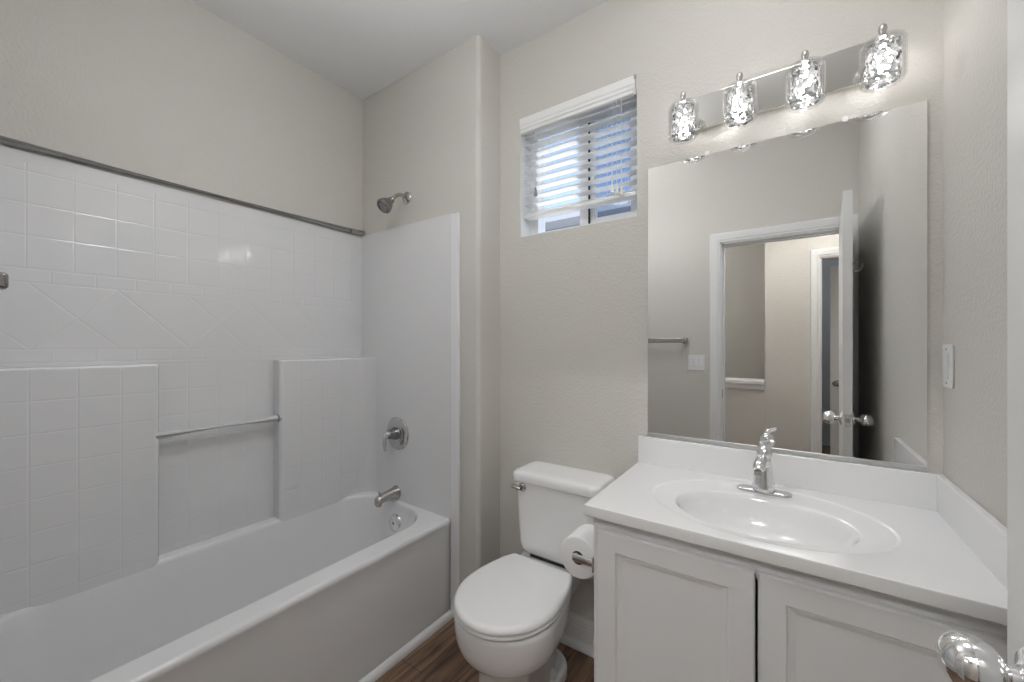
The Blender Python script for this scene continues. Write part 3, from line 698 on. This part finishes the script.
t2 = thing('robe_hook', 'small chrome robe hook on the back of the open door', 'hook', dp((.40, 0, 1.72)))
bm = bmesh.new(); o_ = dp((.40, 0, 1.72)); box(bm, 0, .004, .385, .415, 1.69, 1.75, mx=rot)
tube(bm, [rot @ Vector(p) for p in bez((.003, .40, 1.715), (.03, .40, 1.69), (.055, .40, 1.69), (.055, .40, 1.74), 10)], .004, 10)
tube(bm, [rot @ Vector(p) for p in bez((.003, .40, 1.735), (.015, .40, 1.74), (.028, .40, 1.745), (.03, .40, 1.765), 8)], .004, 10)
obj('hook_body', bm, M['chrome'], t2, True)

# second door, ajar into the room across the hall
t = struct(bpy.data.objects.new('door_2', None)); C.objects.link(t); t.location = (P2+.05, HF-.12, 0)
r2 = Matrix.Translation(Vector((P2+.73, HF-.118, 0))) @ Matrix.Rotation(math.radians(205), 4, 'Z')
bm = bmesh.new()
box(bm, 0, .70, .006, .030, .01, 2.02, mx=r2)
for a0, a1, z0, z1 in ((0, .11, .01, 2.02), (.59, .70, .01, 2.02), (.32, .38, .23, 1.9), (.11, .59, .01, .23), (.11, .59, .80, .97), (.11, .59, 1.58, 1.68), (.11, .59, 1.9, 2.02)):
    box(bm, a0, a1, 0, .036, z0, z1, mx=r2)
obj('door_slab', bm, M['door'], t)
bm = bmesh.new(); lathe(bm, [(.03, 0), (.012, .01), (.012, .02), (.026, .035), (.026, .05), (.01, .06)], r2 @ Vector((.64, 0, .96)), r2.to_3x3() @ Vector((0, -1, 0)), 20); obj('door_knob', bm, M['nickel'], t, True)

# ---------------------------------------------------------------- switches, towel bar
t = thing('light_switch', 'white single switch plate on the wall right of the mirror', 'light switch', (XR, 1.541, 1.248))
bm = bmesh.new(); box(bm, XR-.006, XR-.0005, 1.504, 1.578, 1.190, 1.306, .003, 2); pl = obj('switch_plate', bm, M['plastic'], t, True)
bm = bmesh.new(); box(bm, XR-.010, XR-.004, 1.524, 1.558, 1.215, 1.281, .002, 2); obj('rocker', bm, M['trim'], t, True)
for z in (1.203, 1.293):
    bm = bmesh.new(); lathe(bm, [(.0028, 0), (.002, .0015)], (XR-.006, 1.541, z), (-1, 0, 0), 10); obj('screw', bm, M['greytassel'], pl)
t = thing('light_switch', 'white three-rocker switch plate seen in the mirror beside the doorway', 'light switch', (-.56, YF, 1.17))
bm = bmesh.new(); box(bm, -.612, -.498, YF+.0005, YF+.006, 1.118, 1.232, .003, 2); obj('switch_plate', bm, M['plastic'], t, True)
for x in (-.590, -.555, -.520):
    bm = bmesh.new(); box(bm, x-.013, x+.013, YF+.0055, YF+.010, 1.143, 1.207, .002, 2); obj('rocker', bm, M['vinyl'], t, True)
t = thing('towel_bar', 'brushed metal towel bar seen in the mirror left of the doorway', 'towel bar', (-.91, YF, 1.337))
bm = bmesh.new(); box(bm, -1.20, -.63, YF+.048, YF+.062, 1.322, 1.356, .004, 3); obj('bar', bm, M['nickel'], t, True)
for x in (-.632, -1.20):
    bm = bmesh.new(); box(bm, x-.018, x+.018, YF+.0005, YF+.012, 1.312, 1.362, .004, 2); box(bm, x-.012, x+.012, YF+.008, YF+.068, 1.320, 1.354, .005, 2); obj('post', bm, M['nickel'], t, True)

# ---------------------------------------------------------------- invented fill lamps, out of frame, added to brighten the rooms
def fill_dome(label, x, y, r, mt, drop=.0):
    t = thing('ceiling_lamp', label, 'ceiling light', (x, y, H)); z = H-.0005
    bm = bmesh.new(); lathe(bm, [(.06, 0), (.06, .016), (.05, .022), (.009, .024), (.009, drop+.02)], (x, y, z), (0, 0, -1), 32); obj('canopy', bm, M['nickel'], t, True)
    z -= drop
    bm = bmesh.new(); lathe(bm, [(.010, .0), (r*.5, .001), (r*.9, .008), (r, .018), (r*.97, .035), (r*.8, .07), (r*.5, .095), (r*.2, .104), (.001, .105)], (x, y, z-.004), (0, 0, -1), 48, cap0=False); obj('diffuser', bm, mt, t, True)
    bm = bmesh.new(); lathe(bm, [(.012, 0), (.012, .008), (.005, .018)], (x, y, z-.108), (0, 0, -1), 16); obj('finial', bm, M['nickel'], t, True)
fill_dome('white glass bowl lamp hanging on a stem over the tub edge', -.95, .55, .18, M['stemdome'], .30)  # added out of view to lift the ceiling and the tub side
fill_dome('white glass bowl lamp on the bathroom ceiling in front of the sink', -.10, .95, .18, M['dome'], .0)  # invented ceiling fill, placed where neither the view nor the mirror shows it
t = thing('wall_sconce', 'long white tube lamp high on the hall wall facing the bathroom door', 'wall lamp', (-.10, HF, 2.42))  # no sconce known here; added for frontal fill through the doorway
bm = bmesh.new(); box(bm, -.16, -.04, HF+.0005, HF+.02, 2.38, 2.46, .004, 2); box(bm, -.13, -.07, HF+.018, HF+.05, 2.40, 2.44, .003, 2); obj('mount', bm, M['nickel'], t, True)
bm = bmesh.new(); tube(bm, [(-.37, HF+.09, 2.42), (.17, HF+.09, 2.42)], .042, 24); obj('tube_diffuser', bm, M['halldome'], t, True)
bm = bmesh.new(); box(bm, -.39, .19, HF+.0005, HF+.135, 2.366, 2.372, .001, 1); box(bm, -.39, .19, HF+.036, HF+.042, 2.372, 2.468, .001, 1); obj('tray', bm, M['plastic'], t)  # opaque shield, shaped to keep the added tube's light off the hall wall
for x in (-.37, .17):
    bm = bmesh.new(); tube(bm, [(x-.012, HF+.09, 2.42), (x+.012, HF+.09, 2.42)], .046, 24); obj('end_cap', bm, M['nickel'], t, True)
fill_dome('white glass bowl lamp on the hall ceiling outside the bathroom', .35, -.58, .15, M['softdome'], .02)  # invented hall fill, keeps the mirrored hall wall from going dark
fill_dome('white glass bowl lamp on the ceiling above the stairwell', -1.2, -1.75, .16, M['stairdome'], .05)  # made-up lamp, added to brighten the stairwell seen in the mirror
fill_dome('white glass bowl lamp on the ceiling of the room across the hall', .8, -2.2, .16, M['stairdome'], .05)  # unseen fill added to brighten the room behind the second door

# ---------------------------------------------------------------- outside the window
t = thing('neighbour_house', 'pale sided neighbouring house seen through the window', 'house', (-3.6, 6.2, 0))
obj('wall', B(-8, -1.2, 5.6, 7.6, 0, 3.05), M['siding'], t)
bm = bmesh.new(); loft(bm, [[(x, 5.2, 3.02), (x, 5.2, 3.14), (x, 6.6, 3.75), (x, 8, 3.14), (x, 8, 3.02)] for x in (-8.3, -.9)]); obj('roof', bm, M['roof'], t)
struct(obj('ground', B(-14, 10, 1.9, 16, -.35, -.3), M['ground']))
